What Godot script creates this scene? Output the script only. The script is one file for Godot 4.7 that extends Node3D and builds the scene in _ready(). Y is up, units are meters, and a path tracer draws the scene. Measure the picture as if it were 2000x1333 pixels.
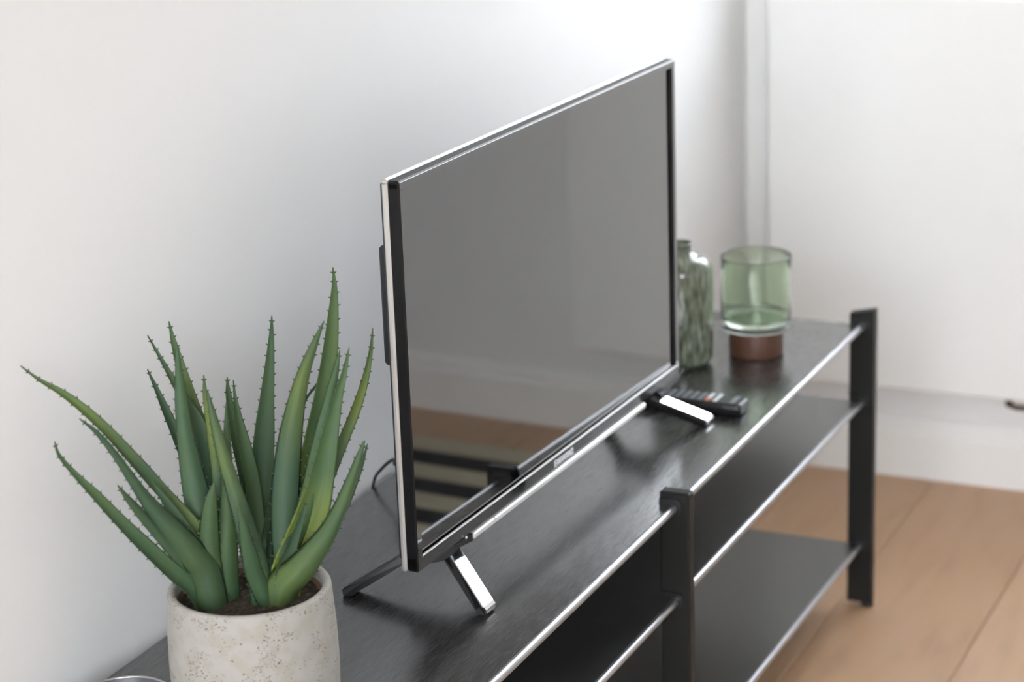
extends Node3D

# ---------------------------------------------------------------- measures (metres, y up; the long wall is z = 0, the console runs along x)
const TOP := 0.472            # height of the console's top board
const REST := TOP + 0.0006    # where things stand on it
const DEPTH := 0.389          # front rail of the console
const POST_X := [-0.0675, 0.7445, 1.556]
const LEVELS := [0.472, 0.348, 0.109]
const END_X := 2.163          # wall with the window
const ROOM_X := -3.8
const ROOM_Z := 3.7
const ROOM_Y := 2.62
const EYE := Vector3(-1.662, 1.4813, 1.3197)
const LOOK := Vector3(0.8635, -0.2938, -0.4099)
const RIGHT := Vector3(0.4189, -0.0347, 0.9074)
const UPWARD := Vector3(0.2808, 0.9552, -0.0931)
const FOCAL := 4387.3

var M := {}
var rng := RandomNumberGenerator.new()
var taken := {}


func _ready() -> void:
	rng.seed = 7
	set_camera()
	set_light()
	make_materials()
	make_room()
	make_console()
	make_television()
	make_aloe()
	make_vase()
	make_candle_holder()
	make_remote()
	make_dish()
	make_cable()
	make_rug()


# ---------------------------------------------------------------- camera and light
func set_camera() -> void:
	var cam := Camera3D.new()
	cam.name = "camera"
	cam.fov = 17.276
	cam.near = 0.05
	cam.far = 100.0
	cam.transform = Transform3D(Basis(RIGHT.normalized(), UPWARD.normalized(), -LOOK.normalized()).orthonormalized(), EYE)
	var a := CameraAttributesPhysical.new()
	a.frustum_focal_length = 79.0
	a.exposure_aperture = 4.6
	a.frustum_focus_distance = 2.36
	a.exposure_multiplier = 1.0
	cam.attributes = a
	add_child(cam)
	cam.current = true


func set_light() -> void:
	var env := Environment.new()
	env.background_mode = Environment.BG_SKY
	var sky := Sky.new()
	var m := ProceduralSkyMaterial.new()
	m.sky_top_color = Color(0.925, 0.96, 1.0)
	m.sky_horizon_color = Color(0.985, 0.99, 1.0)
	m.sky_curve = 0.3
	m.ground_bottom_color = Color(0.62, 0.62, 0.60)
	m.ground_horizon_color = Color(0.80, 0.80, 0.79)
	m.sky_energy_multiplier = 1.0
	sky.sky_material = m
	env.sky = sky
	env.background_energy_multiplier = 9.0
	env.tonemap_mode = Environment.TONE_MAPPER_LINEAR
	env.tonemap_exposure = 1.84
	env.sdfgi_enabled = true
	env.ssao_enabled = true
	env.ssil_enabled = true
	var w := WorldEnvironment.new()
	w.name = "environment"
	w.environment = env
	add_child(w)


# ---------------------------------------------------------------- helpers
func ray(q: Vector2) -> Vector3:
	return LOOK.normalized() + RIGHT.normalized() * ((q.x - 1000.0) / FOCAL) - UPWARD.normalized() * ((q.y - 666.5) / FOCAL)

func at_depth(q: Vector2, d: float) -> Vector3:
	return EYE + ray(q) * d

func at_height(q: Vector2, y: float) -> Vector3:
	var r := ray(q)
	return EYE + r * ((y - EYE.y) / r.y)

func at_z(q: Vector2, z: float) -> Vector3:
	var r := ray(q)
	return EYE + r * ((z - EYE.z) / r.z)

func numbered(called: String) -> String:
	if not taken.has(called):
		taken[called] = 0
		return called
	taken[called] += 1
	return "%s_%03d" % [called, taken[called]]

func thing(called: String, label: String, category: String, pos := Vector3.ZERO, group := "") -> Node3D:
	var o := Node3D.new()
	o.name = numbered(called)
	add_child(o, true)
	o.position = pos
	o.set_meta("label", label)
	o.set_meta("category", category)
	if group != "":
		o.set_meta("group", group)
	return o

func part(called: String, mesh: Mesh, mat: Material, parent: Node3D, pos := Vector3.ZERO, label := "") -> MeshInstance3D:
	var o := MeshInstance3D.new()
	o.name = called
	o.mesh = mesh
	o.material_override = mat
	o.position = pos
	if label != "":
		o.set_meta("label", label)
	parent.add_child(o, true)
	return o

func structure(called: String, mesh: Mesh, mat: Material, pos := Vector3.ZERO, label := "") -> MeshInstance3D:
	var o := MeshInstance3D.new()
	o.name = numbered(called)
	o.mesh = mesh
	o.material_override = mat
	o.position = pos
	o.set_meta("kind", "structure")
	if label != "":
		o.set_meta("label", label)
	add_child(o, true)
	return o

func tri(st: SurfaceTool, a: Vector3, b: Vector3, c: Vector3, out: Vector3) -> void:
	if (c - a).cross(b - a).dot(out) < 0.0:
		var t := b
		b = c
		c = t
	st.add_vertex(a)
	st.add_vertex(b)
	st.add_vertex(c)

func quad(st: SurfaceTool, a: Vector3, b: Vector3, c: Vector3, d: Vector3, out: Vector3) -> void:
	tri(st, a, b, c, out)
	tri(st, a, c, d, out)

func begin(smooth := false) -> SurfaceTool:
	var st := SurfaceTool.new()
	st.begin(Mesh.PRIMITIVE_TRIANGLES)
	st.set_smooth_group(0 if smooth else -1)
	return st

func finish(st: SurfaceTool) -> ArrayMesh:
	st.generate_normals()
	return st.commit()

# a box with chamfered edges, added to st; basis lets it be turned
func add_box(st: SurfaceTool, lo: Vector3, hi: Vector3, ch := 0.0, xf := Transform3D.IDENTITY) -> void:
	var c := (lo + hi) * 0.5
	var h := (hi - lo) * 0.5
	ch = minf(ch, minf(h.x, minf(h.y, h.z)) * 0.95)
	if ch <= 0.0:
		for ax in 3:
			for s in [-1.0, 1.0]:
				var n := Vector3.ZERO
				n[ax] = s
				var pts := []
				for k in [[-1, -1], [1, -1], [1, 1], [-1, 1]]:
					var v := Vector3.ZERO
					v[ax] = s * h[ax]
					v[(ax + 1) % 3] = k[0] * h[(ax + 1) % 3]
					v[(ax + 2) % 3] = k[1] * h[(ax + 2) % 3]
					pts.append(xf * (c + v))
				quad(st, pts[0], pts[1], pts[2], pts[3], xf.basis * n)
		return
	# three points at each corner
	var P := func(sx: float, sy: float, sz: float, ax: int) -> Vector3:
		var v := Vector3(sx * (h.x - ch), sy * (h.y - ch), sz * (h.z - ch))
		v[ax] = [sx, sy, sz][ax] * h[ax]
		return xf * (c + v)
	for ax in 3:
		var b := (ax + 1) % 3
		var d := (ax + 2) % 3
		for s in [-1.0, 1.0]:
			var pts := []
			for k in [[-1.0, -1.0], [1.0, -1.0], [1.0, 1.0], [-1.0, 1.0]]:
				var sg := [0.0, 0.0, 0.0]
				sg[ax] = s
				sg[b] = k[0]
				sg[d] = k[1]
				pts.append(P.call(sg[0], sg[1], sg[2], ax))
			var n := Vector3.ZERO
			n[ax] = s
			quad(st, pts[0], pts[1], pts[2], pts[3], xf.basis * n)
		# edges that run along ax
		for sb in [-1.0, 1.0]:
			for sd in [-1.0, 1.0]:
				var e := []
				for sa in [-1.0, 1.0]:
					var sg := [0.0, 0.0, 0.0]
					sg[ax] = sa
					sg[b] = sb
					sg[d] = sd
					e.append(P.call(sg[0], sg[1], sg[2], b))
					e.append(P.call(sg[0], sg[1], sg[2], d))
				var n := Vector3.ZERO
				n[b] = sb
				n[d] = sd
				quad(st, e[0], e[1], e[3], e[2], xf.basis * n)
	for sx in [-1.0, 1.0]:
		for sy in [-1.0, 1.0]:
			for sz in [-1.0, 1.0]:
				tri(st, P.call(sx, sy, sz, 0), P.call(sx, sy, sz, 1), P.call(sx, sy, sz, 2), xf.basis * Vector3(sx, sy, sz))

func box(lo: Vector3, hi: Vector3, ch := 0.0, xf := Transform3D.IDENTITY) -> ArrayMesh:
	var st := begin()
	add_box(st, lo, hi, ch, xf)
	return finish(st)

# profile: points (radius, height) from one end to the other, outward side to the left of travel; turned round y
func lathe(profile: Array, seg := 64, centre := Vector3.ZERO) -> ArrayMesh:
	var st := begin(true)
	var n := profile.size()
	var run := [0.0]
	for i in range(1, n):
		run.append(run[i - 1] + (profile[i] - profile[i - 1]).length())
	for i in n - 1:
		var a: Vector2 = profile[i]
		var b: Vector2 = profile[i + 1]
		var o := Vector2(b.y - a.y, -(b.x - a.x))
		for k in seg:
			var t0 := TAU * k / seg
			var t1 := TAU * (k + 1) / seg
			var v := [lp(a, t0), lp(b, t0), lp(b, t1), lp(a, t1)]
			var uv := [Vector2(float(k) / seg, run[i] / run[n - 1]), Vector2(float(k) / seg, run[i + 1] / run[n - 1]), Vector2(float(k + 1) / seg, run[i + 1] / run[n - 1]), Vector2(float(k + 1) / seg, run[i] / run[n - 1])]
			var tm := (t0 + t1) / 2.0
			var out := Vector3(cos(tm) * o.x, o.y, sin(tm) * o.x)
			for f in [[0, 1, 2], [0, 2, 3]]:
				var p0: Vector3 = v[f[0]]
				var p1: Vector3 = v[f[1]]
				var p2: Vector3 = v[f[2]]
				if (p1 - p0).cross(p2 - p0).length() < 1e-14:
					continue
				var order: Array = f if (p2 - p0).cross(p1 - p0).dot(out) > 0.0 else [f[0], f[2], f[1]]
				for j in order:
					st.set_uv(uv[j])
					st.add_vertex(centre + v[j])
	return finish(st)

func lp(p: Vector2, t: float) -> Vector3:
	return Vector3(p.x * cos(t), p.y, p.x * sin(t))

# round corners of a lathe profile by sampling an arc
func arc(c: Vector2, r: float, from: float, to: float, n := 5) -> Array:
	var out := []
	for i in n + 1:
		var t := deg_to_rad(lerpf(from, to, float(i) / n))
		out.append(c + Vector2(cos(t), sin(t)) * r)
	return out

func add_tube(st: SurfaceTool, pts: Array, r: float, seg := 12, caps := true) -> void:
	var rings := []
	var side := Vector3.ZERO
	for i in pts.size():
		var t: Vector3 = (pts[mini(i + 1, pts.size() - 1)] - pts[maxi(i - 1, 0)]).normalized()
		if side == Vector3.ZERO:
			side = t.cross(Vector3.UP if absf(t.y) < 0.9 else Vector3.RIGHT).normalized()
		side = (side - t * side.dot(t)).normalized()
		var other := t.cross(side)
		var ring := []
		for k in seg:
			var a := TAU * k / seg
			ring.append(pts[i] + (side * cos(a) + other * sin(a)) * r)
		rings.append(ring)
	for i in pts.size() - 1:
		var mid: Vector3 = (pts[i] + pts[i + 1]) * 0.5
		for k in seg:
			var k2 := (k + 1) % seg
			var a: Vector3 = rings[i][k]
			quad(st, a, rings[i + 1][k], rings[i + 1][k2], rings[i][k2], (a + rings[i][k2]) * 0.5 - pts[i])
	if caps:
		for e in [0, pts.size() - 1]:
			var out: Vector3 = pts[0] - pts[1] if e == 0 else pts[e] - pts[e - 1]
			for k in seg:
				st.set_smooth_group(1)
				tri(st, pts[e], rings[e][k], rings[e][(k + 1) % seg], out)
		st.set_smooth_group(0)

func tube(pts: Array, r: float, seg := 12) -> ArrayMesh:
	var st := begin(true)
	add_tube(st, pts, r, seg)
	return finish(st)

# a flat outline (in the plane of axes a, b of xf) given thickness along the third axis of xf
func prism(outline: PackedVector2Array, z0: float, z1: float, xf := Transform3D.IDENTITY) -> ArrayMesh:
	var st := begin()
	var idx := Geometry2D.triangulate_polygon(outline)
	for zz in [z0, z1]:
		var n := xf.basis * Vector3(0, 0, -1.0 if zz == minf(z0, z1) else 1.0)
		for i in range(0, idx.size(), 3):
			var p := []
			for j in 3:
				var v := outline[idx[i + j]]
				p.append(xf * Vector3(v.x, v.y, zz))
			tri(st, p[0], p[1], p[2], n)
	var clock := Geometry2D.is_polygon_clockwise(outline)
	for i in outline.size():
		var a := outline[i]
		var b := outline[(i + 1) % outline.size()]
		var o := Vector2(b.y - a.y, -(b.x - a.x)) * (-1.0 if clock else 1.0)
		quad(st, xf * Vector3(a.x, a.y, z0), xf * Vector3(b.x, b.y, z0), xf * Vector3(b.x, b.y, z1), xf * Vector3(a.x, a.y, z1), xf.basis * Vector3(o.x, o.y, 0))
	return finish(st)

func noise_texture(seed_no: int, freq: float, size := 512, octaves := 4, ramp: Gradient = null, kind := FastNoiseLite.TYPE_SIMPLEX_SMOOTH) -> NoiseTexture2D:
	var n := FastNoiseLite.new()
	n.seed = seed_no
	n.noise_type = kind
	n.frequency = freq
	n.fractal_octaves = octaves
	var t := NoiseTexture2D.new()
	t.width = size
	t.height = size
	t.seamless = true
	t.noise = n
	if ramp:
		t.color_ramp = ramp
	return t

func ramp(stops: Array) -> Gradient:
	var g := Gradient.new()
	var off := PackedFloat32Array()
	var col := PackedColorArray()
	for s in stops:
		off.append(s[0])
		col.append(s[1])
	g.offsets = off
	g.colors = col
	return g

func plain(color: Color, rough: float, metal := 0.0, spec := 0.5) -> StandardMaterial3D:
	var m := StandardMaterial3D.new()
	m.albedo_color = color
	m.roughness = rough
	m.metallic = metal
	m.metallic_specular = spec
	return m

func lin(r: float, g: float, b: float) -> Color:
	return Color(r, g, b).linear_to_srgb()

func grey(v: float) -> Color:
	return lin(v, v, v)


# ---------------------------------------------------------------- materials
func make_materials() -> void:
	var m: StandardMaterial3D
	# painted plaster with a faint roller texture
	m = plain(lin(0.82, 0.828, 0.835), 0.75)
	m.heightmap_enabled = true
	m.heightmap_texture = noise_texture(3, 0.03, 512, 4)
	m.heightmap_scale = 0.01
	m.uv1_triplanar = true
	m.uv1_world_triplanar = true
	m.uv1_scale = Vector3(6, 6, 6)
	M.wall = m
	M.ceiling = plain(lin(0.85, 0.85, 0.85), 0.9)
	M.trim = plain(lin(0.88, 0.88, 0.87), 0.4)
	M.radiator = plain(lin(0.88, 0.885, 0.885), 0.35)
	M.brass = plain(lin(0.07, 0.045, 0.028), 0.5, 0.5)
	# oak floor boards, three tones
	for i in 3:
		m = plain(Color.WHITE, 0.42)
		var tone: Color = [lin(0.57, 0.365, 0.222), lin(0.595, 0.385, 0.24), lin(0.55, 0.345, 0.207)][i]
		m.albedo_texture = noise_texture(20 + i, 0.012, 512, 4, ramp([[0.0, tone.darkened(0.07)], [0.45, tone], [0.7, tone.lightened(0.02)], [1.0, tone.lightened(0.04)]]))
		m.uv1_triplanar = true
		m.uv1_world_triplanar = true
		m.uv1_scale = Vector3(0.5, 2.6, 2.6)
		m.uv1_offset = Vector3(0.31 * i, 0, 0.17 * i)
		M["plank%d" % i] = m
	M.floor_gap = plain(lin(0.10, 0.06, 0.04), 0.8)
	# black stained oak veneer with open grain
	m = plain(Color.WHITE, 1.0, 0.0, 0.7)
	m.albedo_texture = noise_texture(31, 0.02, 512, 4, ramp([[0.0, grey(0.014)], [0.5, grey(0.019)], [0.8, grey(0.025)], [1.0, grey(0.05)]]))
	m.roughness_texture = noise_texture(32, 0.03, 512, 4, ramp([[0.0, Color(0.20, 0.20, 0.20)], [0.6, Color(0.26, 0.26, 0.26)], [1.0, Color(0.40, 0.40, 0.40)]]))
	m.uv1_triplanar = true
	m.uv1_world_triplanar = true
	m.uv1_scale = Vector3(1.3, 40.0, 40.0)
	m.clearcoat_enabled = true
	m.clearcoat = 0.8
	m.clearcoat_roughness = 0.18
	m.heightmap_enabled = true
	m.heightmap_texture = noise_texture(33, 0.05, 512, 3)
	m.heightmap_scale = 0.0007
	M.black_oak = m
	m = plain(lin(0.028, 0.029, 0.029), 0.32, 0.0, 0.62)
	m.clearcoat_enabled = true
	m.clearcoat = 0.8
	m.clearcoat_roughness = 0.28
	M.shelf = m
	M.post = plain(lin(0.010, 0.0105, 0.010), 0.5, 0.0, 0.42)
	M.post_dark = plain(lin(0.009, 0.009, 0.010), 0.45)
	M.aluminium = plain(lin(0.48, 0.48, 0.50), 0.38, 1.0)
	M.rubber = plain(lin(0.012, 0.012, 0.012), 0.7)
	# television
	m = plain(lin(0.004, 0.004, 0.0045), 0.03, 0.0, 0.66)
	m.clearcoat_enabled = true
	m.clearcoat = 1.0
	m.clearcoat_roughness = 0.02
	M.screen = m
	M.gloss_black = plain(lin(0.006, 0.006, 0.007), 0.06, 0.0, 0.6)
	M.bezel_side = plain(lin(0.008, 0.008, 0.009), 0.35, 0.0, 0.35)
	M.silver = plain(lin(0.80, 0.80, 0.80), 0.22, 1.0)
	M.silver_paint = plain(lin(0.56, 0.56, 0.55), 0.38, 0.5)
	M.bright_trim = plain(lin(0.82, 0.82, 0.82), 0.30, 0.5)
	M.chrome = plain(lin(0.90, 0.90, 0.91), 0.12, 1.0)
	M.back_cover = plain(lin(0.012, 0.012, 0.015), 0.55)
	M.white_dot = plain(lin(0.8, 0.8, 0.8), 0.3)
	M.logo = plain(lin(0.62, 0.62, 0.66), 0.3, 0.3)
	# plant
	m = plain(Color.WHITE, 0.58, 0.0, 0.4)
	m.vertex_color_use_as_albedo = true
	m.backlight_enabled = true
	m.backlight = Color(0.10, 0.16, 0.05)
	M.leaf = m
	m = plain(Color.WHITE, 0.5)
	m.vertex_color_use_as_albedo = true
	M.spine = m
	M.pot = pot_material()
	M.pot_inside = plain(lin(0.20, 0.12, 0.085), 0.85)
	m = plain(Color.WHITE, 1.0)
	m.albedo_texture = noise_texture(51, 0.06, 256, 4, ramp([[0.0, lin(0.012, 0.009, 0.007)], [0.6, lin(0.05, 0.037, 0.026)], [1.0, lin(0.16, 0.12, 0.08)]]))
	m.uv1_triplanar = true
	m.uv1_scale = Vector3(9, 9, 9)
	M.soil = m
	# mottled green glaze
	m = plain(Color.WHITE, 0.10)
	m.albedo_texture = noise_texture(61, 0.02, 512, 5, ramp([[0.0, lin(0.025, 0.036, 0.028)], [0.4, lin(0.115, 0.14, 0.10)], [0.6, lin(0.165, 0.195, 0.145)], [0.8, lin(0.26, 0.295, 0.235)], [1.0, lin(0.40, 0.44, 0.37)]]))
	m.uv1_scale = Vector3(4.0, 0.7, 1.0)
	m.clearcoat_enabled = true
	m.clearcoat = 0.8
	m.clearcoat_roughness = 0.05
	M.glaze = m
	M.bare_clay = plain(lin(0.13, 0.075, 0.04), 0.7)
	# glass and wood
	m = plain(Color(lin(0.79, 0.89, 0.76), 0.02), 0.0)
	m.transparency = BaseMaterial3D.TRANSPARENCY_ALPHA
	m.refraction_enabled = true
	m.refraction_scale = 0.05
	M.green_glass = m
	m = plain(Color(lin(0.93, 0.97, 0.94), 0.02), 0.0)
	m.transparency = BaseMaterial3D.TRANSPARENCY_ALPHA
	m.refraction_enabled = true
	m.refraction_scale = 0.05
	M.clear_glass = m
	m = plain(Color(1, 1, 1, 0.06), 0.0)
	m.transparency = BaseMaterial3D.TRANSPARENCY_ALPHA
	M.pane = m
	m = plain(Color.WHITE, 0.45)
	m.albedo_texture = noise_texture(71, 0.02, 256, 4, ramp([[0.0, lin(0.055, 0.024, 0.014)], [0.5, lin(0.095, 0.043, 0.026)], [1.0, lin(0.14, 0.068, 0.042)]]))
	m.uv1_triplanar = true
	m.uv1_scale = Vector3(14, 60, 14)
	M.walnut = m
	M.remote = plain(lin(0.014, 0.014, 0.015), 0.34)
	M.button = plain(lin(0.20, 0.22, 0.245), 0.5)
	M.button_white = plain(lin(0.75, 0.80, 0.82), 0.4)
	M.button_red = plain(lin(0.70, 0.22, 0.12), 0.4)
	M.dish = plain(lin(0.50, 0.50, 0.52), 0.30, 0.9)
	M.dish_inside = plain(lin(0.10, 0.10, 0.115), 0.4, 0.5)
	m = plain(lin(0.58, 0.53, 0.40), 0.95)
	m.heightmap_enabled = true
	m.heightmap_texture = noise_texture(81, 0.2, 256, 2)
	m.heightmap_scale = 0.15
	m.uv1_triplanar = true
	m.uv1_scale = Vector3(10, 10, 10)
	M.rug_light = m
	m = m.duplicate()
	m.albedo_color = lin(0.018, 0.018, 0.022)
	M.rug_dark = m


func pot_material() -> StandardMaterial3D:
	var n := FastNoiseLite.new()
	n.seed = 5
	n.frequency = 0.006
	var tone := FastNoiseLite.new()
	tone.seed = 9
	tone.frequency = 0.011
	var w := 2048
	var h := 1024
	var im := Image.create(w, h, false, Image.FORMAT_RGB8)
	var c0 := lin(0.36, 0.35, 0.32)
	var c1 := lin(0.385, 0.375, 0.355)
	var c2 := lin(0.35, 0.335, 0.29)
	for y in h:
		for x in w:
			var t := tone.get_noise_2d(x, y)
			im.set_pixel(x, y, c0.lerp(c1, clampf(t * 1.6 + 0.4, 0, 1)).lerp(c2, clampf(-t * 1.8 - 0.1, 0, 1)))
	var r := RandomNumberGenerator.new()
	r.seed = 21
	for i in 30000:
		var x := r.randi_range(2, w - 6)
		var y := r.randi_range(2, h - 6)
		if n.get_noise_2d(x, y * 1.2) < r.randf_range(-0.12, 0.42):
			continue
		var s := r.randi_range(2, 3) if r.randf() < 0.75 else r.randi_range(4, 7)
		var d := r.randf_range(0.3, 0.9)
		var col := Color(lin(0.10, 0.075, 0.05))
		for a in s:
			for b in s:
				if s > 2 and Vector2(a - (s - 1) * 0.5, b - (s - 1) * 0.5).length() > s * 0.5:
					continue
				im.set_pixel(x + a, y + b, im.get_pixel(x + a, y + b).lerp(col, d))
	var m := plain(Color.WHITE, 0.8)
	m.albedo_texture = ImageTexture.create_from_image(im)
	return m


# ---------------------------------------------------------------- the room
func wall_with_opening(lo: Vector3, hi: Vector3, a: Vector2, b: Vector2) -> ArrayMesh:
	# a wall across x with a window opening from (z, y) a to b
	var st := begin()
	add_box(st, lo, Vector3(hi.x, a.y, hi.z))
	add_box(st, Vector3(lo.x, b.y, lo.z), hi)
	add_box(st, Vector3(lo.x, a.y, lo.z), Vector3(hi.x, b.y, a.x))
	add_box(st, Vector3(lo.x, a.y, b.x), Vector3(hi.x, b.y, hi.z))
	return finish(st)

func window_unit(called: String, x: float, a: Vector2, b: Vector2, bars: Array) -> void:
	var st := begin()
	var f := 0.055
	var d := 0.035
	add_box(st, Vector3(x - d, a.y, a.x), Vector3(x + d, a.y + f, b.x), 0.004)
	add_box(st, Vector3(x - d, b.y - f, a.x), Vector3(x + d, b.y, b.x), 0.004)
	add_box(st, Vector3(x - d, a.y + f, a.x), Vector3(x + d, b.y - f, a.x + f), 0.004)
	add_box(st, Vector3(x - d, a.y + f, b.x - f), Vector3(x + d, b.y - f, b.x), 0.004)
	var w := structure(called, finish(st), M.trim, Vector3.ZERO, "white window frame")
	var edges := [a.x + f]
	for z in bars:
		part("mullion", box(Vector3(x - d, a.y + f, z - 0.03), Vector3(x + d, b.y - f, z + 0.03), 0.004), M.trim, w)
		edges.append(z - 0.03)
		edges.append(z + 0.03)
	edges.append(b.x - f)
	for i in range(0, edges.size(), 2):
		part("pane", box(Vector3(x - 0.002, a.y + f, edges[i]), Vector3(x + 0.002, b.y - f, edges[i + 1])), M.pane, w)

func make_room() -> void:
	var t := 0.18
	structure("wall_left", box(Vector3(ROOM_X, 0, -t), Vector3(END_X, ROOM_Y, 0)), M.wall)
	var a := Vector2(0.29, 0.93)
	var b := Vector2(0.97, 2.36)
	structure("wall_end", wall_with_opening(Vector3(END_X, 0, -t), Vector3(END_X + 0.26, ROOM_Y, ROOM_Z + t), a, b), M.wall)
	window_unit("window_1", END_X + 0.19, a, b, [])
	structure("wall_right", box(Vector3(ROOM_X, 0, ROOM_Z), Vector3(END_X, ROOM_Y, ROOM_Z + t)), M.wall)
	var c := Vector2(0.30, 0.80)
	var d := Vector2(3.45, 2.50)
	structure("wall_back", wall_with_opening(Vector3(ROOM_X - 0.26, 0, -t), Vector3(ROOM_X, ROOM_Y, ROOM_Z + t), c, d), M.wall)
	window_unit("window_2", ROOM_X - 0.19, c, d, [1.35, 2.40])
	structure("ceiling", box(Vector3(ROOM_X - 0.26, ROOM_Y, -t), Vector3(END_X + 0.26, ROOM_Y + 0.15, ROOM_Z + t)), M.ceiling)
	# window board over the radiator
	structure("trim_1", box(Vector3(END_X - 0.012, 0.898, 0.002), Vector3(END_X + 0.15, 0.926, 1.06), 0.006), M.trim, Vector3.ZERO, "white window board above the radiator")
	structure("trim_2", box(Vector3(END_X - 0.034, 0.002, 0.0005), Vector3(END_X, 0.897, 0.062), 0.004), M.trim, Vector3.ZERO, "narrow white box added to brighten the corner strip beside the radiator")  # added box, stands proud of the wall so the corner strip catches more light
	# floor of wide boards that run along the console
	var fl := structure("floor", box(Vector3(ROOM_X, -0.12, 0), Vector3(END_X, -0.006, ROOM_Z)), M.floor_gap)
	var w := 0.235
	var z := 0.59 - 3 * w
	var row := 0
	while z < ROOM_Z:
		var z0 := maxf(z, 0.0)
		var z1 := minf(z + w, ROOM_Z)
		var x := ROOM_X
		var cut := ROOM_X + 0.5 + fmod(row * 0.83, 1.9)
		var k := row * 2
		while x < END_X - 0.001:
			var x1 := minf(cut, END_X)
			if END_X - x1 < 0.35:
				x1 = END_X
			part("plank", box(Vector3(x + 0.0006, -0.012, z0 + 0.0006), Vector3(x1 - 0.0006, 0.0, z1 - 0.0006), 0.0014), M["plank%d" % ((k * 2 + row) % 3)], fl)
			x = x1
			cut = x1 + 2.6
			k += 1
		z += w
		row += 1
	# baseboards with a stepped top
	var o := PackedVector2Array([Vector2(0, 0), Vector2(0.016, 0), Vector2(0.016, 0.084), Vector2(0.011, 0.092), Vector2(0.011, 0.101), Vector2(0.006, 0.112), Vector2(0, 0.114)])
	structure("baseboard_end", prism(o, 0.0625, ROOM_Z, Transform3D(Basis(Vector3(-1, 0, 0), Vector3(0, 1, 0), Vector3(0, 0, 1)), Vector3(END_X, 0, 0))), M.trim)
	structure("baseboard_left", prism(o, ROOM_X, END_X - 0.035, Transform3D(Basis(Vector3(0, 0, 1), Vector3(0, 1, 0), Vector3(1, 0, 0)), Vector3.ZERO)), M.trim)
	structure("baseboard_right", prism(o, ROOM_X, END_X - 0.016, Transform3D(Basis(Vector3(0, 0, -1), Vector3(0, 1, 0), Vector3(1, 0, 0)), Vector3(0, 0, ROOM_Z))), M.trim)
	# flat panel radiator under the window
	var rx := 2.082
	var r := thing("panel_radiator", "white flat panel radiator mounted under the window on the end wall", "radiator", Vector3(rx, 0.190, 0.512))
	part("front_panel", box(Vector3(0, 0, -0.4524), Vector3(0.010, 0.708, 0.4524), 0.004), M.radiator, r)
	part("back_panel", box(Vector3(0.058, 0.012, -0.44), Vector3(0.066, 0.69, 0.44), 0.003), M.radiator, r)
	for s in [-1.0, 1.0]:
		part("side_panel", box(Vector3(0.0105, 0.01, s * 0.446 - 0.003), Vector3(0.066, 0.70, s * 0.446 + 0.003), 0.001), M.radiator, r)
		part("bracket", box(Vector3(0.0665, 0.5, s * 0.25 - 0.02), Vector3(END_X - rx - 0.0012, 0.54, s * 0.25 + 0.02), 0.002), M.radiator, r)
	part("bottom_cover", box(Vector3(0.0105, 0.006, -0.442), Vector3(0.066, 0.012, 0.442), 0.001), M.radiator, r)
	part("top_cover", box(Vector3(0.0105, 0.700, -0.442), Vector3(0.066, 0.708, 0.442), 0.002), M.radiator, r)
	var v := part("valve", lathe([Vector2(0, -0.002), Vector2(0.006, -0.002), Vector2(0.006, 0.002), Vector2(0.0065, 0.004), Vector2(0.0065, 0.013), Vector2(0, 0.013)], 20), M.brass, r, Vector3(0.02, -0.0135, -0.012), "small brass valve")
	part("pipe", tube([Vector3(0, 0, 0), Vector3(0, -0.004, 0.012), Vector3(0, -0.004, 0.05), Vector3(0.012, -0.005, 0.062), Vector3(0.034, -0.005, 0.066)], 0.0045, 12), M.brass, v)


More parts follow.
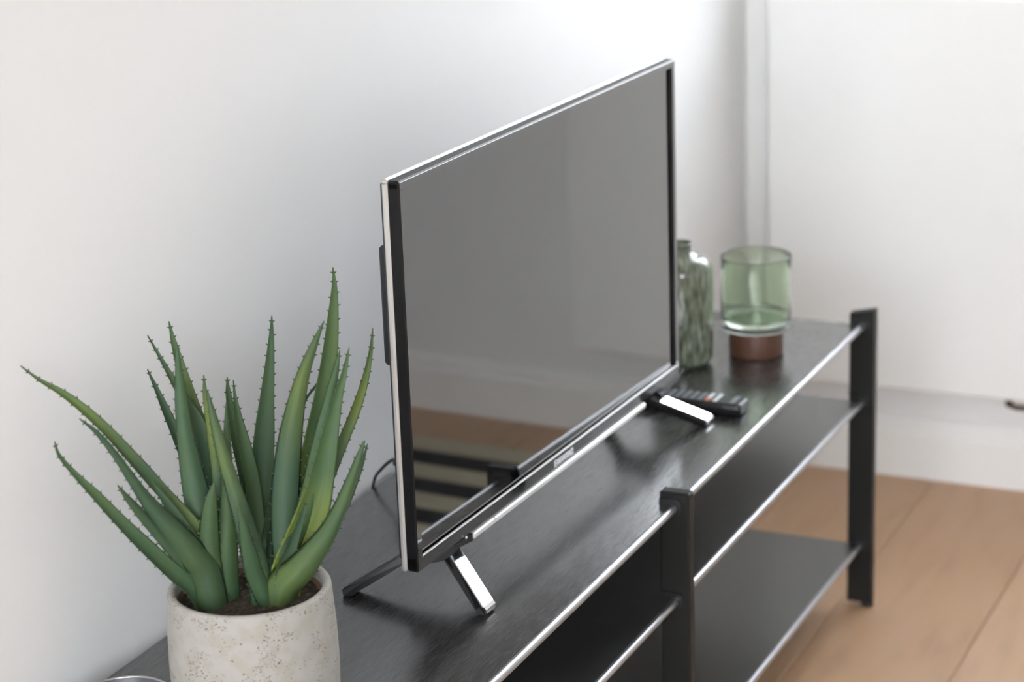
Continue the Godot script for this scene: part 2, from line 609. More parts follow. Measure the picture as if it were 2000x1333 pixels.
# ---------------------------------------------------------------- the console
func make_console() -> void:
	var t := thing("tv_console", "long black open shelf console with aluminium rails standing along the white wall", "console", Vector3.ZERO)
	var hw := 0.0195
	for i in 3:
		for back in [false, true]:
			var zc := 0.032 if back else DEPTH
			var x0: float = POST_X[i]
			var top := TOP + 0.0165
			var p: MeshInstance3D
			if i == 2 and not back:
				# the outer post is cut at a slant, higher to the front
				var o := PackedVector2Array([Vector2(zc - hw, 0.008), Vector2(zc + hw, 0.008), Vector2(zc + hw, top + 0.007), Vector2(zc - hw, top - 0.001)])
				p = part("post", prism(o, x0, x0 + 0.018, Transform3D(Basis(Vector3(0, 0, 1), Vector3(0, 1, 0), Vector3(1, 0, 0)), Vector3.ZERO)), M.post, t)
			else:
				p = part("post", box(Vector3(x0, 0.008, zc - hw), Vector3(x0 + 0.018, top, zc + hw), 0.0022), M.post, t)
			part("foot", lathe([Vector2(0, 0), Vector2(0.010, 0), Vector2(0.010, 0.006), Vector2(0.007, 0.009), Vector2(0, 0.009)], 20), M.rubber, p, Vector3(x0 + 0.009, 0, zc + 0.011))
			for lv in LEVELS:
				for side in [-1.0, 1.0]:
					if (i == 0 and side < 0) or (i == 2 and side > 0):
						continue
					var xf: float = x0 if side < 0 else x0 + 0.018
					var o := PackedVector2Array()
					var zf := zc + 0.0105 if not back else zc + hw - 0.001
					for q in arc(Vector2(zf - 0.007, lv + 0.0015), 0.007, 0, 90, 5):
						o.append(q)
					o.append(Vector2(zc - hw + 0.001, lv + 0.0085))
					o.append(Vector2(zc - hw + 0.001, lv - 0.013))
					for q in arc(Vector2(zf - 0.007, lv - 0.006), 0.007, -90, 0, 5):
						o.append(q)
					part("end_plate", prism(o, minf(xf, xf + side * 0.0022), maxf(xf, xf + side * 0.0022), Transform3D(Basis(Vector3(0, 0, 1), Vector3(0, 1, 0), Vector3(1, 0, 0)), Vector3.ZERO)), M.post_dark, p)
	for k in 3:
		var lv: float = LEVELS[k]
		var st := begin()
		var xa: float = POST_X[0] + 0.0203
		var xb: float = POST_X[2] - 0.0023
		add_box(st, Vector3(xa, lv - 0.010, 0.0525), Vector3(xb, lv, DEPTH - 0.0205))
		for s in 2:
			var x0: float = POST_X[s] + 0.0203
			var x1: float = POST_X[s + 1] - 0.0023
			add_box(st, Vector3(x0, lv - 0.010, 0.010), Vector3(x1, lv, 0.0525))
			add_box(st, Vector3(x0, lv - 0.010, DEPTH - 0.0205), Vector3(x1, lv, DEPTH - 0.0030))
		var b := part("shelf_board", finish(st), M.black_oak if k == 0 else M.shelf, t)
		for s in 2:
			var x0: float = POST_X[s] + 0.0203
			var x1: float = POST_X[s + 1] - 0.0023
			var rail := begin(true)
			add_tube(rail, [Vector3(x0, lv - 0.0042, DEPTH), Vector3((x0 + x1) / 2, lv - 0.0042, DEPTH), Vector3(x1, lv - 0.0042, DEPTH)], 0.0050, 28)
			part("front_rail", finish(rail), M.aluminium, b, Vector3.ZERO, "round aluminium rail")


# ---------------------------------------------------------------- the television
func make_television() -> void:
	# own axes: x along the screen, y up, z out of the screen; origin at the near lower corner of the picture
	var u := Vector3(0.99956, 0, 0.0296)
	var n := Vector3(-0.0296, 0, 0.99956)
	var t := thing("television", "slim flat television with black gloss bezel and silver rim on chrome feet", "television", Vector3(0.3246, 0.5521, 0.2605))
	t.basis = Basis(u, Vector3.UP, n)
	var L := -0.0107
	var R := 0.7230
	var B := -0.0171
	var T := 0.4152
	var fl := 0.0
	var fr := 0.7130
	var ft := 0.4055
	var dz := -0.0135
	# bezel: four bars round a sunk screen
	var st := begin()
	add_box(st, Vector3(L, ft, dz), Vector3(R, T, 0), 0.0018)
	add_box(st, Vector3(L, B, dz), Vector3(R, -0.0001, 0), 0.0018)
	add_box(st, Vector3(L, B + 0.002, dz), Vector3(fl, T - 0.002, -0.00005), 0.0012)
	add_box(st, Vector3(fr, B + 0.002, dz), Vector3(R, T - 0.002, -0.00005), 0.0012)
	var bz := part("bezel", finish(st), M.bezel_side, t)
	var face := begin()
	add_box(face, Vector3(L + 0.0015, ft, -0.0006), Vector3(R - 0.0015, T - 0.0015, 0.0004), 0.0002)
	add_box(face, Vector3(L + 0.0015, B + 0.0015, -0.0006), Vector3(R - 0.0015, -0.0016, 0.0004), 0.0002)
	add_box(face, Vector3(L + 0.0015, -0.0016, -0.0006), Vector3(fl, ft, 0.0004))
	add_box(face, Vector3(fr, -0.0016, -0.0006), Vector3(R - 0.0015, ft, 0.0004))
	part("bezel_face", finish(face), M.screen, bz, Vector3.ZERO, "glossy black frame face")
	part("chrome_strip", box(Vector3(fl, -0.0016, -0.0042), Vector3(fr + 0.004, -0.0001, 0.0008), 0.0003), M.bright_trim, bz, Vector3.ZERO, "thin silver strip below the screen")
	# unreadable maker's mark: small raised letters that run together
	var x := 0.330
	for i in 8:
		var wd: float = [0.0062, 0.0050, 0.0054, 0.0050, 0.0056, 0.0050, 0.0054, 0.0062][i]
		var hh: float = [0.0042, 0.0034, 0.0036, 0.0034, 0.0034, 0.0036, 0.0034, 0.0042][i]
		var g := begin()
		add_box(g, Vector3(x, -0.0098 - hh, -0.0005), Vector3(x + 0.0018, -0.0098 + hh, 0.0010), 0.0004)
		add_box(g, Vector3(x + 0.0018, -0.0098 + hh - 0.0018, -0.0005), Vector3(x + wd, -0.0098 + hh, 0.0010), 0.0004)
		add_box(g, Vector3(x + 0.0018, -0.0098 - hh, -0.0005), Vector3(x + wd, -0.0098 - hh + 0.0018, 0.0010), 0.0004)
		if i % 2 == 1:
			add_box(g, Vector3(x + wd - 0.0016, -0.0098 - hh + 0.0018, -0.0005), Vector3(x + wd, -0.0098 + hh - 0.0018, 0.0010), 0.0004)
		else:
			add_box(g, Vector3(x + 0.0018, -0.0107, -0.0005), Vector3(x + wd, -0.0089, 0.0010), 0.0004)
		part("letter", finish(g), M.logo, bz)
		x += wd + 0.0013
	part("screen", box(Vector3(fl - 0.002, -0.002, dz + 0.001), Vector3(fr + 0.002, ft + 0.002, -0.0040)), M.screen, t)
	# silver rim behind the bezel
	var ring := begin()
	var s0 := -0.0204
	var s1 := -0.0136
	add_box(ring, Vector3(L - 0.0015, T - 0.006, s0), Vector3(R - 0.006, T + 0.0022, s1), 0.0022)
	add_box(ring, Vector3(L - 0.0015, B - 0.0008, s0), Vector3(L + 0.006, T, s1), 0.0022)
	add_box(ring, Vector3(R - 0.0125, B - 0.0008, s0), Vector3(R - 0.006, T, s1), 0.0022)
	add_box(ring, Vector3(L - 0.0010, B - 0.0008, s0), Vector3(R - 0.006, B + 0.005, s1), 0.0022)
	part("rim", finish(ring), M.silver_paint, t, Vector3.ZERO, "silver rim")
	# back
	var bk := part("back_cover", box(Vector3(L + 0.0075, B + 0.006, -0.0285), Vector3(R - 0.008, T - 0.003, -0.0138), 0.004), M.back_cover, t)
	part("housing", box(Vector3(0.055, 0.004, -0.062), Vector3(0.66, 0.125, -0.028), 0.010), M.back_cover, bk)
	part("mount_plate", box(Vector3(0.052, 0.192, -0.066), Vector3(0.30, 0.326, -0.028), 0.003), M.back_cover, bk)
	# silver lip under the bezel, parted near one end
	part("lip", box(Vector3(0.1655, B - 0.0068, -0.006), Vector3(0.6, B + 0.0006, 0.0042), 0.0014), M.bright_trim, t, Vector3.ZERO, "silver lip under the bezel")
	part("lip", box(Vector3(0.113, B - 0.0068, -0.006), Vector3(0.1645, B + 0.0006, 0.0042), 0.0014), M.bright_trim, t, Vector3.ZERO, "silver lip under the bezel")
	var o := PackedVector2Array([Vector2(0.072, B + 0.001), Vector2(0.082, B - 0.0045), Vector2(0.112, B - 0.0085), Vector2(0.112, B + 0.001)])
	var sn := part("sensor_window", prism(o, -0.008, 0.0022), M.gloss_black, t)
	part("indicator", lathe([Vector2(0, 0), Vector2(0.0016, 0), Vector2(0.0016, 0.0012), Vector2(0, 0.0012)], 16), M.white_dot, sn, Vector3(0.0965, -0.0155, 0.0018)).rotation.x = PI / 2
	# feet: a block, a front arm with a chrome face and a back arm
	var inv := t.transform.affine_inverse()
	var feet := [
		[Vector3(0.4165, 0.5191, 0.2528), Vector3(0.3745, 0.4825, 0.3118), Vector3(0.4093, 0.5191, 0.2003), Vector3(0.3673, 0.4825, 0.1413), 1.0],
		[Vector3(0.9976, 0.5191, 0.2663), Vector3(1.0396, 0.4825, 0.3253), Vector3(0.9960, 0.5191, 0.2138), Vector3(1.0380, 0.4825, 0.1548), -1.0],
	]
	for f in feet:
		var ft0: Vector3 = inv * f[0]
		var toe: Vector3 = inv * f[1]
		var rt0: Vector3 = inv * f[2]
		var heel: Vector3 = inv * f[3]
		var sg: float = f[4]
		var skirt := PackedVector2Array()
		for q in [[-0.076, B + 0.001], [-0.046, -0.0250], [-0.022, -0.0268], [0.002, -0.0235], [0.021, -0.0215], [0.021, B + 0.001]]:
			skirt.append(Vector2(ft0.x + q[0] * sg, q[1]))
		var leg := part("foot", prism(skirt, -0.026, -0.0012), M.gloss_black, t)
		part("hub", box(Vector3(ft0.x - 0.013, -0.040, rt0.z - 0.004), Vector3(ft0.x + 0.013, B + 0.006, -0.0265), 0.003), M.bezel_side, leg)
		part("front_arm", arm(ft0 + (ft0 - toe) * 0.25, toe, 0.0105, 0.0125, -0.0795), M.gloss_black, leg)
		part("chrome_face", chrome_plate(ft0, toe, 0.0105, -0.0795), M.chrome, leg, Vector3.ZERO, "chrome face")
		part("back_arm", arm(rt0 + (rt0 - heel) * 0.2, heel, 0.0095, 0.012, -0.0795), M.bezel_side, leg)

# a bar from a to b whose far end stands flat on the height floor_y
func arm(a: Vector3, b: Vector3, half: float, thick: float, floor_y: float) -> ArrayMesh:
	var d := (b - a).normalized()
	var flat := Vector3(0, 0, signf(d.z))
	var side := Vector3.RIGHT
	var up := side.cross(d).normalized()
	if up.y < 0:
		up = -up
	# side outline: upper edge a -> b, blunt toe down to the floor, sole, lower edge back to a
	var lo_a := a - up * thick
	var toe_low := Vector3(b.x, floor_y, b.z) + flat * 0.001
	var tt := (floor_y + 0.0 - lo_a.y) / d.y
	var sole := lo_a + d * minf(tt, (b - a).length() - 0.002)
	sole.y = maxf(sole.y, floor_y)
	var outline := [a, b, b + flat * 0.0025 - Vector3(0, 0.003, 0), toe_low + flat * 0.0005, sole, lo_a]
	var st := begin()
	var c := Vector3.ZERO
	for p in outline:
		c += p
	c /= outline.size()
	for s in [-1.0, 1.0]:
		for i in outline.size():
			tri(st, c + side * s * half, outline[i] + side * s * half, outline[(i + 1) % outline.size()] + side * s * half, side * s)
	for i in outline.size():
		var p: Vector3 = outline[i]
		var q: Vector3 = outline[(i + 1) % outline.size()]
		quad(st, p - side * half, q - side * half, q + side * half, p + side * half, (p + q) * 0.5 - c)
	return finish(st)

func chrome_plate(a: Vector3, b: Vector3, half: float, floor_y: float) -> ArrayMesh:
	var d := (b - a).normalized()
	var flat := Vector3(0, 0, signf(d.z))
	var side := Vector3.RIGHT
	var up := side.cross(d).normalized()
	if up.y < 0:
		up = -up
	var st := begin()
	var th := 0.0011
	var hw := half + 0.0006
	var low := Vector3(b.x, floor_y + 0.0022, b.z) + flat * 0.0030
	var path := [a, b, b + flat * 0.0030 - Vector3(0, 0.003, 0), low]
	var nor := [up, (up + flat * 0.5).normalized(), (flat + up * 0.4).normalized(), flat]
	for i in 3:
		var p0: Vector3 = path[i]
		var p1: Vector3 = path[i + 1]
		var q0: Vector3 = p0 + nor[i] * th
		var q1: Vector3 = p1 + nor[i + 1] * th
		var out: Vector3 = (nor[i] + nor[i + 1]).normalized()
		quad(st, q0 - side * hw, q1 - side * hw, q1 + side * hw, q0 + side * hw, out)
		for s in [-1.0, 1.0]:
			quad(st, p0 + side * s * hw - nor[i] * 0.001, p1 + side * s * hw - nor[i + 1] * 0.001, q1 + side * s * hw, q0 + side * s * hw, side * s)
	quad(st, a - side * hw - up * 0.001, a + side * hw - up * 0.001, a + side * hw + up * th, a - side * hw + up * th, -d)
	return finish(st)


# ---------------------------------------------------------------- the aloe
func make_aloe() -> void:
	var base := Vector3(0.0703, REST, 0.2019)
	var t := thing("potted_aloe", "spiky green aloe plant in a speckled cream stoneware pot on the console", "potted plant", base)
	var R := 0.0806
	var H := 0.140
	var pot := [Vector2(0, 0.0), Vector2(R * 0.93, 0.0)]
	pot += arc(Vector2(R * 0.955, 0.006), 0.006, -90, 0, 4)
	pot += [Vector2(R * 1.035, 0.03), Vector2(R * 1.045, 0.06), Vector2(R * 1.035, 0.095), Vector2(R * 1.012, 0.122)]
	pot += arc(Vector2(R - 0.0042, H - 0.0042), 0.0042, 5, 175, 8)
	pot += [Vector2(R - 0.0088, H - 0.012)]
	part("pot", lathe(pot, 96), M.pot, t)
	part("pot_lining", lathe([Vector2(R - 0.0089, H - 0.0115), Vector2(R - 0.0105, H - 0.03), Vector2(R - 0.012, 0.02), Vector2(0, 0.02)], 64), M.pot_inside, t)
	# soil: an uneven disc
	var n := FastNoiseLite.new()
	n.seed = 4
	n.frequency = 60.0
	var st := begin(true)
	var soil_y := H - 0.018
	var rings := 14
	for i in rings:
		for k in 48:
			var pts := []
			for c in [[i, k], [i + 1, k], [i + 1, k + 1], [i, k + 1]]:
				var rr: float = (R - 0.0102) * c[0] / rings
				var a: float = TAU * (c[1] % 48) / 48.0
				var p := Vector3(rr * cos(a), 0, rr * sin(a))
				p.y = soil_y + 0.004 * n.get_noise_2d(p.x, p.z)
				pts.append(p)
			if i > 0:
				tri(st, pts[0], pts[1], pts[2], Vector3.UP)
				tri(st, pts[0], pts[2], pts[3], Vector3.UP)
			else:
				tri(st, pts[0], pts[1], pts[2], Vector3.UP)
	part("soil", finish(st), M.soil, t)
	# leaves, read from the photograph: [outline of the middle line from tip to root, half widths, depth of the tip against the root, turn, cup, yellow at the tip, yellow at the root]
	var soil := base.y + soil_y
	var roots := {
		"l": at_height(Vector2(432, 1176), soil),
		"r": at_height(Vector2(530, 1176), soil),
		"m": at_height(Vector2(482, 1150), soil),
	}
	var leaves := [
		["r", [[650, 522], [653, 560], [650, 620], [644, 690], [634, 770], [620, 850], [606, 930], [588, 1010], [565, 1085]], [1, 5, 10, 14, 19, 23, 27, 29, 26], 0.050, 20, 0.35, 0.25, 0.85],
		["r", [[633, 627], [613, 676], [592, 735], [577, 800], [566, 870], [559, 950], [556, 1030], [553, 1095]], [1, 7, 12, 17, 22, 25, 24, 18], 0.005, 15, -0.25, 0.6, 0.0],
		["m", [[531, 617], [530, 660], [526, 720], [521, 780], [516, 845], [512, 920], [511, 1000], [512, 1080]], [1, 5, 9, 13, 18, 20, 20, 18], 0.065, 15, 0.35, 0.1, 0.0],
		["l", [[330, 628], [339, 668], [354, 722], [371, 785], [390, 845], [408, 905], [422, 965], [434, 1030], [440, 1095]], [1, 5, 9, 14, 17, 18, 18, 17, 15], 0.040, 20, 0.35, 0.5, 0.2],
		["l", [[288, 655], [309, 692], [331, 731], [353, 770], [378, 815], [402, 868], [418, 930], [428, 1000], [434, 1070]], [1, 3, 5, 8, 13, 17, 19, 18, 15], 0.020, 35, 0.3, 0.25, 0.0],
		["l", [[345, 668], [349, 720], [354, 780], [361, 840], [372, 905], [385, 970], [398, 1040], [411, 1105]], [1, 6, 11, 14, 19, 23, 22, 18], -0.012, 15, -0.25, 0.0, 0.0],
		["l", [[288, 722], [304, 757], [324, 803], [346, 855], [370, 915], [392, 980], [410, 1050]], [1, 4, 7, 9, 11, 12, 12], 0.035, 35, 0.3, 0.0, 0.0],
		["l", [[398, 733], [402, 775], [411, 822], [421, 880], [429, 940], [434, 1000], [437, 1070]], [1, 5, 8, 11, 12, 12, 11], 0.000, 25, -0.3, 0.95, 0.0],
		["m", [[444, 737], [446, 770], [453, 815], [464, 865], [478, 920], [490, 985], [497, 1060]], [1, 5, 8, 11, 13, 13, 12], 0.045, 25, 0.35, 0.0, 0.0],
		["m", [[456, 743], [459, 775], [466, 820], [477, 870], [490, 930], [500, 1000], [506, 1075]], [1, 3, 7, 11, 13, 13, 12], 0.030, 30, 0.35, 0.0, 0.0],
		["l", [[442, 787], [443, 835], [445, 895], [446, 960], [446, 1030], [445, 1100]], [1, 5, 8, 13, 17, 19], -0.030, 15, -0.3, 0.0, 0.0],
		["r", [[406, 765], [421, 830], [439, 895], [458, 955], [478, 1020], [497, 1085], [510, 1135]], [1, 8, 11, 14, 17, 21, 22], -0.055, 25, -0.35, 0.45, 0.1],
		["r", [[664, 684], [656, 728], [645, 780], [634, 835], [622, 895], [610, 955], [592, 1020], [568, 1085]], [1, 6, 10, 14, 17, 18, 18, 16], 0.020, 25, -0.3, 0.0, 0.1],
		["r", [[682, 679], [673, 725], [661, 772], [649, 825], [638, 880], [626, 940], [610, 1000], [585, 1065], [560, 1115]], [1, 5, 8, 13, 18, 23, 29, 32, 28], 0.010, 18, 0.3, 0.0, 1.0],
		["r", [[728, 641], [723, 690], [711, 745], [694, 798], [673, 850], [650, 905], [628, 960], [600, 1025], [570, 1085]], [1, 4, 7, 9, 10, 11, 12, 13, 13], 0.045, 45, 0.35, 0.75, 0.3],
		["r", [[712, 861], [700, 902], [685, 945], [667, 992], [645, 1038], [615, 1082], [585, 1120], [556, 1150]], [2, 7, 10, 13, 17, 23, 29, 32], -0.030, 30, -0.45, 0.05, 0.25],
		["r", [[718, 867], [706, 906], [690, 948], [671, 992], [645, 1035], [610, 1075], [578, 1110]], [1, 4, 6, 7, 8, 10, 12], 0.005, 40, 0.4, 0.0, 0.9],
		["l", [[40, 715], [76, 742], [123, 770], [167, 804], [209, 843], [246, 883], [282, 923], [318, 964], [353, 1002], [383, 1037], [408, 1085]], [1, 3, 6, 8, 9, 10, 11, 11, 12, 12, 13], -0.075, 40, 0.4, 0.55, 0.35],
		["l", [[155, 818], [189, 845], [224, 887], [254, 930], [283, 972], [315, 1011], [348, 1048], [378, 1085], [404, 1122]], [1, 4, 6, 8, 11, 16, 21, 25, 27], -0.105, 20, -0.35, 0.0, 0.1],
		["l", [[107, 863], [116, 891], [148, 929], [187, 969], [231, 1016], [274, 1059], [313, 1096], [347, 1127], [378, 1153]], [1, 3, 5, 8, 10, 12, 13, 14, 15], -0.120, 40, 0.35, 0.2, 0.0],
		["l", [[230, 948], [250, 974], [275, 1003], [305, 1038], [340, 1076], [374, 1112]], [1, 5, 8, 9, 11, 14], -0.085, 30, -0.3, 0.0, 0.0],
		["l", [[296, 940], [318, 972], [344, 1010], [368, 1050], [392, 1090], [410, 1125]], [1, 6, 10, 13, 15, 15], -0.050, 25, 0.3, 0.0, 0.8],
		["l", [[419, 942], [412, 985], [409, 1035], [411, 1085], [418, 1130]], [2, 12, 17, 18, 17], -0.035, 15, -0.2, 0.0, 0.0],
		["r", [[600, 978], [590, 1008], [578, 1043], [565, 1080], [552, 1115]], [1, 5, 8, 11, 13], -0.030, 40, 0.3, 0.0, 0.15],
		["m", [[629, 735], [613, 758], [594, 785], [575, 830], [555, 900], [535, 990], [515, 1070]], [1, 2, 3, 6, 10, 13, 13], 0.050, 55, 0.3, 0.0, 0.0],
		["r", [[466, 985], [476, 1030], [487, 1080], [499, 1125]], [2, 8, 13, 16], -0.060, 20, -0.3, 0.0, 0.0],
	]
	for i in leaves.size():
		add_leaf(t, base, leaves[i], roots[leaves[i][0]], i)

func spline(p: Array, s: float) -> Vector3:
	var n := p.size() - 1
	var i := mini(int(s * n), n - 1)
	var f := s * n - i
	var a: Vector3 = p[maxi(i - 1, 0)]
	var b: Vector3 = p[i]
	var c: Vector3 = p[i + 1]
	var d: Vector3 = p[mini(i + 2, n)]
	return b.cubic_interpolate(c, a, d, f)

func add_leaf(t: Node3D, base: Vector3, spec: Array, root: Vector3, no: int) -> void:
	var look := LOOK.normalized()
	var d0 := (root - EYE).dot(look)
	var px: Array = spec[1]
	var widths: Array = spec[2]
	var total := 0.0
	var run := [0.0]
	for i in range(1, px.size()):
		total += Vector2(px[i][0] - px[i - 1][0], px[i][1] - px[i - 1][1]).length()
		run.append(total)
	var pts := []
	for i in px.size():
		var f: float = 1.0 - run[i] / (total + 60.0)      # 1 at the tip, near 0 at the root
		var p := at_depth(Vector2(px[i][0], px[i][1]), d0 + spec[3] * pow(f, 0.8))
		p.z = maxf(p.z, 0.014)
		pts.append(Vector4(p.x, p.y, p.z, widths[i] * 1.1 / FOCAL * d0))
	# the root sits a little under the soil
	var jit := Vector3(rng.randf_range(-0.008, 0.008), -0.012, rng.randf_range(-0.008, 0.008))
	var last: Vector4 = pts[-1]
	var rp := root + jit + (Vector3(last.x, last.y, last.z) - root) * 0.45
	rp.y = root.y - 0.010
	pts.append(Vector4(rp.x, rp.y, rp.z, last.w * 1.0))
	var centre := []
	var wid := []
	for p in pts:
		centre.append(Vector3(p.x, p.y, p.z))
		wid.append(Vector3(p.w, 0, 0))
	var N := 44
	var across := 6
	var turn := deg_to_rad(spec[4])
	var cup: float = spec[5]
	var ny := FastNoiseLite.new()
	ny.seed = 100 + no
	ny.frequency = 0.9
	var verts := []
	var cols := []
	var edge_l := []
	var edge_r := []
	var edge_n := []
	for i in N + 1:
		var s := float(i) / N
		var c := spline(centre, s)
		var tan := (spline(centre, minf(s + 0.01, 1.0)) - spline(centre, maxf(s - 0.01, 0.0))).normalized()
		var w := maxf(spline(wid, s).x, 0.0004)
		var toward := -look
		var b := tan.cross(toward).normalized()
		var nn := b.cross(tan).normalized()
		if nn.dot(toward) < 0:
			nn = -nn
		var bb := b * cos(turn) + nn * sin(turn)
		var fn := nn * cos(turn) - b * sin(turn)
		w = w / lerpf(1.0, cos(turn), 0.8)
		var sgn := 1.0 if cup > 0 else -1.0
		var inner := fn * sgn
		var ac := absf(cup) * 1.35
		var thick := w * 0.18
		var row := []
		var rcol := []
		for k in range(-across, across + 1):
			var q := float(k) / across
			row.append(c + bb * w * q + inner * w * ac * (q * q - 0.5) + inner * 0.02 * w)
			rcol.append([s, q, true])
		for k in range(across - 1, -across, -1):
			var q := float(k) / across
			row.append(c + bb * w * q + inner * w * ac * (q * q - 0.5) - inner * thick * (1.0 - q * q))
			rcol.append([s, q, false])
		verts.append(row)
		cols.append(rcol)
		edge_l.append(row[0])
		edge_r.append(row[2 * across])
		edge_n.append([bb, tan, w])
	var g0 := Vector3(0.043, 0.088, 0.052)     # blue green
	var g1 := Vector3(0.056, 0.104, 0.038)     # mid green
	var gy := Vector3(0.200, 0.250, 0.028)     # yellow green
	var mixv := rng.randf_range(0.0, 0.75)
	var bright := rng.randf_range(0.86, 1.12)
	var st := begin(true)
	var m := verts[0].size() as int
	for i in N:
		for k in m:
			var k2 := (k + 1) % m
			var quad_v := [verts[i][k], verts[i + 1][k], verts[i + 1][k2], verts[i][k2]]
			var quad_c := [cols[i][k], cols[i + 1][k], cols[i + 1][k2], cols[i][k2]]
			var along: Vector3 = edge_n[i][1]
			var step_round: Vector3 = verts[i][k2] - verts[i][k] + (verts[i + 1][k2] - verts[i + 1][k])
			var faces: Vector3 = step_round.cross(along) * leaf_sense(verts[i], along)
			for f in [[0, 1, 2], [0, 2, 3]]:
				var a: Vector3 = quad_v[f[0]]
				var b: Vector3 = quad_v[f[1]]
				var c: Vector3 = quad_v[f[2]]
				var order: Array = f
				if (c - a).cross(b - a).dot(faces) < 0.0:
					order = [f[0], f[2], f[1]]
				for j in order:
					var info: Array = quad_c[j]
					st.set_color(leaf_color(info[0], info[1], info[2], g0, g1, gy, mixv, bright, spec[6], spec[7], ny))
					st.add_vertex(quad_v[j] - base)
	var leaf := part("leaf", finish(st), M.leaf, t)
	# spines along both edges
	var sp := begin()
	var step := 0.0100
	for e in [edge_l, edge_r]:
		var sgn := -1.0 if e == edge_l else 1.0
		var walked := 0.006
		for i in N - 3:
			var a: Vector3 = e[i]
			var b: Vector3 = e[i + 1]
			walked += a.distance_to(b)
			if walked < step or i < 1:
				continue
			walked = rng.randf_range(-0.002, 0.002)
			var bb: Vector3 = edge_n[i][0]
			var along: Vector3 = edge_n[i][1]
			var tip := b + bb * sgn * 0.0024 - along * 0.0014
			var up := bb.cross(along).normalized()
			var ring := []
			for k in 5:
				var ang := TAU * k / 5.0
				ring.append(b - bb * sgn * 0.0006 + along * cos(ang) * 0.0013 + up * sin(ang) * 0.0008)
			for k in 5:
				var p0: Vector3 = ring[k]
				var p1: Vector3 = ring[(k + 1) % 5]
				var out := (p0 + p1) * 0.5 - b
				var cs := [Color(0.045, 0.075, 0.03), Color(0.03, 0.022, 0.012)]
				var q0 := p0
				var q1 := p1
				if (tip - q0).cross(q1 - q0).dot(out) < 0.0:
					q0 = p1
					q1 = p0
				sp.set_color(cs[0])
				sp.add_vertex(q0 - base)
				sp.set_color(cs[0])
				sp.add_vertex(q1 - base)
				sp.set_color(cs[1])
				sp.add_vertex(tip - base)
	var mesh := finish(sp)
	if mesh.get_surface_count() > 0:
		part("spines", mesh, M.spine, leaf).set_meta("kind", "stuff")

func leaf_sense(row: Array, along: Vector3) -> float:
	# sign that turns (next - this) x along outward for a ring of points
	var c := Vector3.ZERO
	for v in row:
		c += v
	c /= row.size()
	var area := 0.0
	for k in row.size():
		var a: Vector3 = row[k] - c
		var b: Vector3 = row[(k + 1) % row.size()] - c
		area += a.cross(b).dot(along)
	return 1.0 if area > 0.0 else -1.0

func leaf_color(s: float, q: float, inside: bool, g0: Vector3, g1: Vector3, gy: Vector3, mixv: float, bright: float, tipy: float, rooty: float, ny: FastNoiseLite) -> Color:
	var nz := ny.get_noise_2d(s * 3.0, q * 1.4) * 0.5 + 0.5
	var c := g0.lerp(g1, clampf(mixv + (nz - 0.5) * 1.2, 0.0, 1.0))
	var streak := clampf(0.55 + ny.get_noise_2d(s * 2.0 + 9.0, q * 5.0) * 1.1, 0.0, 1.0)
	var yt := tipy * clampf(1.0 - absf(s - 0.28) / 0.30, 0.0, 1.0) * (0.35 + 0.65 * streak)
	var yr := rooty * clampf((s - 0.52) / 0.28, 0.0, 1.0) * (0.45 + 0.55 * streak)
	c = c.lerp(gy, clampf(maxf(yt * 0.8, yr), 0.0, 1.0))
	c *= bright
	return Color(c.x, c.y, c.z)


# ---------------------------------------------------------------- small things
func make_vase() -> void:
	var t := thing("bottle_vase", "glossy mottled green ceramic bottle vase with narrow neck behind the television", "vase", Vector3(1.2877, REST, 0.1948))
	var R := 0.0472
	var p := [Vector2(0, 0), Vector2(R - 0.012, 0)]
	p += arc(Vector2(R - 0.013, 0.013), 0.012, -90, -15, 6)
	p += [Vector2(R - 0.0003, 0.03), Vector2(R, 0.08), Vector2(R - 0.0002, 0.125)]
	p += arc(Vector2(R - 0.0275, 0.137), 0.0275, 0, 68, 9)
	p += [Vector2(0.0170, 0.1672), Vector2(0.0160, 0.1705), Vector2(0.0160, 0.1765)]
	p += arc(Vector2(0.0168, 0.1800), 0.0022, -60, 150, 6)
	p += [Vector2(0.0132, 0.176), Vector2(0.0130, 0.160)]
	part("body", lathe(p, 72), M.glaze, t)
	part("mouth", lathe([Vector2(0.0131, 0.1755), Vector2(0.0129, 0.150), Vector2(0.0, 0.148)], 40), M.bare_clay, t, Vector3.ZERO, "unglazed brown mouth")

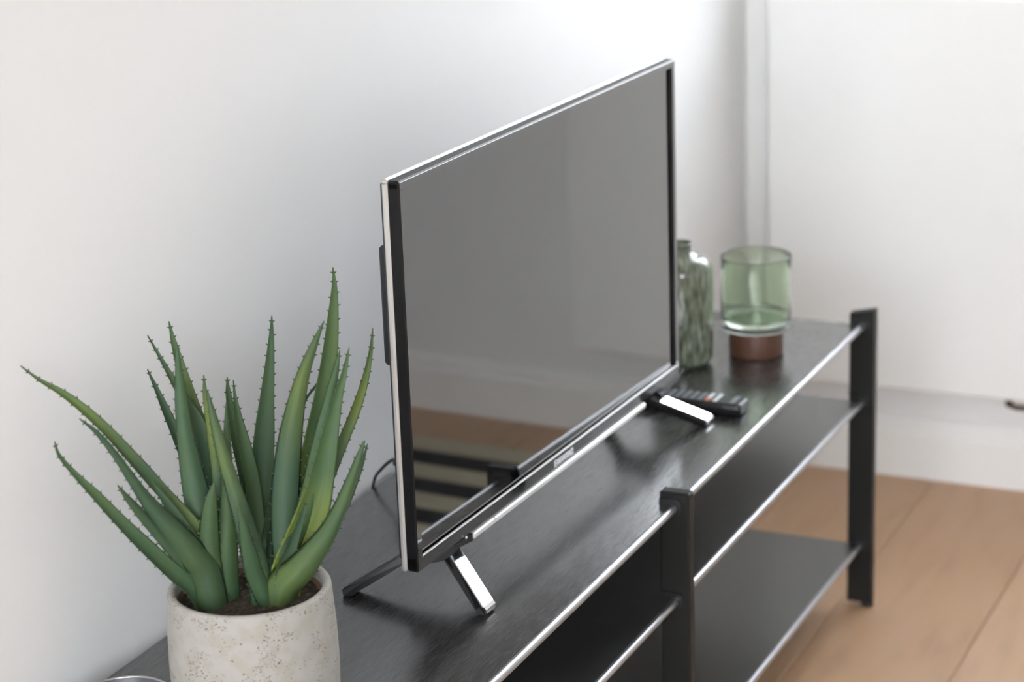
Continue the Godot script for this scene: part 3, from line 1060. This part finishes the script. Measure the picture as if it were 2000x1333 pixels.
func make_candle_holder() -> void:
	var t := thing("candle_holder", "green glass tumbler candle holder on a round dark walnut foot", "candle holder", Vector3(1.3647, REST, 0.2833))
	var wood := [Vector2(0, 0), Vector2(0.0385, 0)]
	wood += arc(Vector2(0.0388, 0.0014), 0.0014, -90, 0, 3)
	wood += arc(Vector2(0.0388, 0.0396), 0.0014, 0, 90, 3)
	wood += [Vector2(0, 0.041)]
	part("foot", lathe(wood, 64), M.walnut, t, Vector3.ZERO, "round walnut foot")
	var disc := [Vector2(0, 0.0412), Vector2(0.0505, 0.0412)]
	disc += arc(Vector2(0.0515, 0.0442), 0.0030, -90, 90, 8)
	disc += [Vector2(0, 0.0472)]
	part("collar", lathe(disc, 72), M.clear_glass, t, Vector3.ZERO, "clear glass collar")
	var g := [Vector2(0, 0.0475), Vector2(0.0440, 0.0475)]
	g += arc(Vector2(0.0440, 0.0555), 0.0080, -90, 0, 6)
	g += [Vector2(0.0522, 0.075), Vector2(0.0524, 0.100), Vector2(0.0524, 0.130)]
	g += arc(Vector2(0.0513, 0.1490), 0.0011, 0, 180, 6)
	g += [Vector2(0.0502, 0.130), Vector2(0.0501, 0.075), Vector2(0.0495, 0.064)]
	g += arc(Vector2(0.0430, 0.0610), 0.0060, 0, -90, 5)
	g += [Vector2(0, 0.0550)]
	part("glass", lathe(g, 96), M.green_glass, t, Vector3.ZERO, "green glass tumbler")

func make_remote() -> void:
	var a := Vector3(1.0990, REST, 0.1870)
	var b := Vector3(1.0975, REST, 0.3580)
	var dir := (b - a).normalized()
	var length := a.distance_to(b)
	var t := thing("remote_control", "black remote control lying on the console beside the television's foot", "remote", (a + b) * 0.5)
	t.basis = Basis(dir.cross(Vector3.UP).normalized() * -1.0, Vector3.UP, dir)
	var h := length / 2
	var w := 0.0195
	# body: a long lens of a box, lower along the edges
	var st := begin()
	var sec := PackedVector2Array([Vector2(-w, 0.010), Vector2(-w + 0.004, 0.001), Vector2(-w + 0.007, 0.0), Vector2(w - 0.007, 0.0), Vector2(w - 0.004, 0.001), Vector2(w, 0.010), Vector2(w - 0.001, 0.0155), Vector2(w - 0.003, 0.0175), Vector2(-w + 0.003, 0.0175), Vector2(-w + 0.001, 0.0155)])
	var stations := [[-h, 0.80], [-h + 0.003, 0.95], [-h + 0.008, 1.0], [h - 0.008, 1.0], [h - 0.003, 0.96], [h, 0.82]]
	for i in stations.size() - 1:
		for k in sec.size():
			var k2 := (k + 1) % sec.size()
			var q := []
			for e in [[i, k], [i + 1, k], [i + 1, k2], [i, k2]]:
				var sc: float = stations[e[0]][1]
				var v := sec[e[1]]
				q.append(Vector3(v.x * sc, 0.0088 + (v.y - 0.0088) * sc, stations[e[0]][0]))
			var m: Vector2 = (sec[k] + sec[k2]) * 0.5
			quad(st, q[0], q[1], q[2], q[3], Vector3(m.x * 0.4, m.y - 0.0088, 0))
	for e in [0, stations.size() - 1]:
		for k in range(1, sec.size() - 1):
			var q := []
			for j in [0, k, k + 1]:
				var v := sec[j] * 1.0
				q.append(Vector3(v.x * stations[e][1], 0.0088 + (v.y - 0.0088) * stations[e][1], stations[e][0]))
			tri(st, q[0], q[1], q[2], Vector3(0, 0, -1 if e == 0 else 1))
	# the sole is flattened onto the board by the first section points
	part("body", finish(st), M.remote, t)
	var btn := box(Vector3(-0.0042, 0.0172, -0.0030), Vector3(0.0042, 0.0193, 0.0030), 0.0008)
	for row in 9:
		var z := -h + 0.020 + row * 0.0112
		for c in 3:
			part("button", btn, M.button, t, Vector3((c - 1) * 0.0108, 0, z))
	for row in 2:
		for c in 3:
			var mat: Material = M.button_red if row == 0 and c == 0 else M.button_white
			part("button", btn, mat, t, Vector3((c - 1) * 0.0108, 0, h - 0.050 + row * 0.0115), "white key" if mat == M.button_white else "red key")
	part("button", box(Vector3(-0.015, 0.0172, -0.0035), Vector3(0.015, 0.0185, 0.0035), 0.0008), M.button, t, Vector3(0, 0, h - 0.014))

func make_dish() -> void:
	var t := thing("round_dish", "small round grey metal dish on the console behind the cream pot", "dish", Vector3(0.0185, REST, 0.0775))
	part("bowl", lathe([Vector2(0, 0), Vector2(0.040, 0), Vector2(0.046, 0.006), Vector2(0.0485, 0.018)] + arc(Vector2(0.0473, 0.0195), 0.0014, -10, 190, 6) + [Vector2(0.0455, 0.012)], 72), M.dish, t)
	part("inside", lathe([Vector2(0.0458, 0.0125), Vector2(0.0432, 0.0065), Vector2(0.038, 0.003), Vector2(0, 0.003)], 72), M.dish_inside, t)

func make_cable() -> void:
	var raw := [Vector3(0.86, 0.66, 0.195), at_z(Vector2(808, 884), 0.09), at_z(Vector2(768, 898), 0.040), at_z(Vector2(745, 917), 0.018), at_z(Vector2(731, 940), 0.0060)]
	var last: Vector3 = raw[-1]
	raw.append(Vector3(last.x - 0.008, 0.440, 0.0048))
	raw.append(Vector3(last.x - 0.012, 0.30, 0.0048))
	raw.append(Vector3(last.x - 0.012, 0.20, 0.0048))
	var pts := []
	for i in 57:
		pts.append(spline(raw, i / 56.0))
	var c := MeshInstance3D.new()
	c.name = "power_cable"
	c.mesh = tube(pts, 0.0021, 10)
	c.material_override = M.rubber
	c.set_meta("label", "thin black cable running from the television down behind the console")
	c.set_meta("category", "cable")
	add_child(c, true)

func make_rug() -> void:
	var t := thing("striped_rug", "cream and black striped woven rug on the oak floor in front of the console", "rug", Vector3.ZERO)
	var x := 1.979
	var k := 0
	while x > -0.35:
		var w: float = 0.068 if k % 2 == 0 else 0.066
		part("stripe", box(Vector3(x - w, 0.0002, 0.80), Vector3(x, 0.008, 2.6), 0.002), M.rug_light if k % 2 == 0 else M.rug_dark, t)
		x -= w
		k += 1
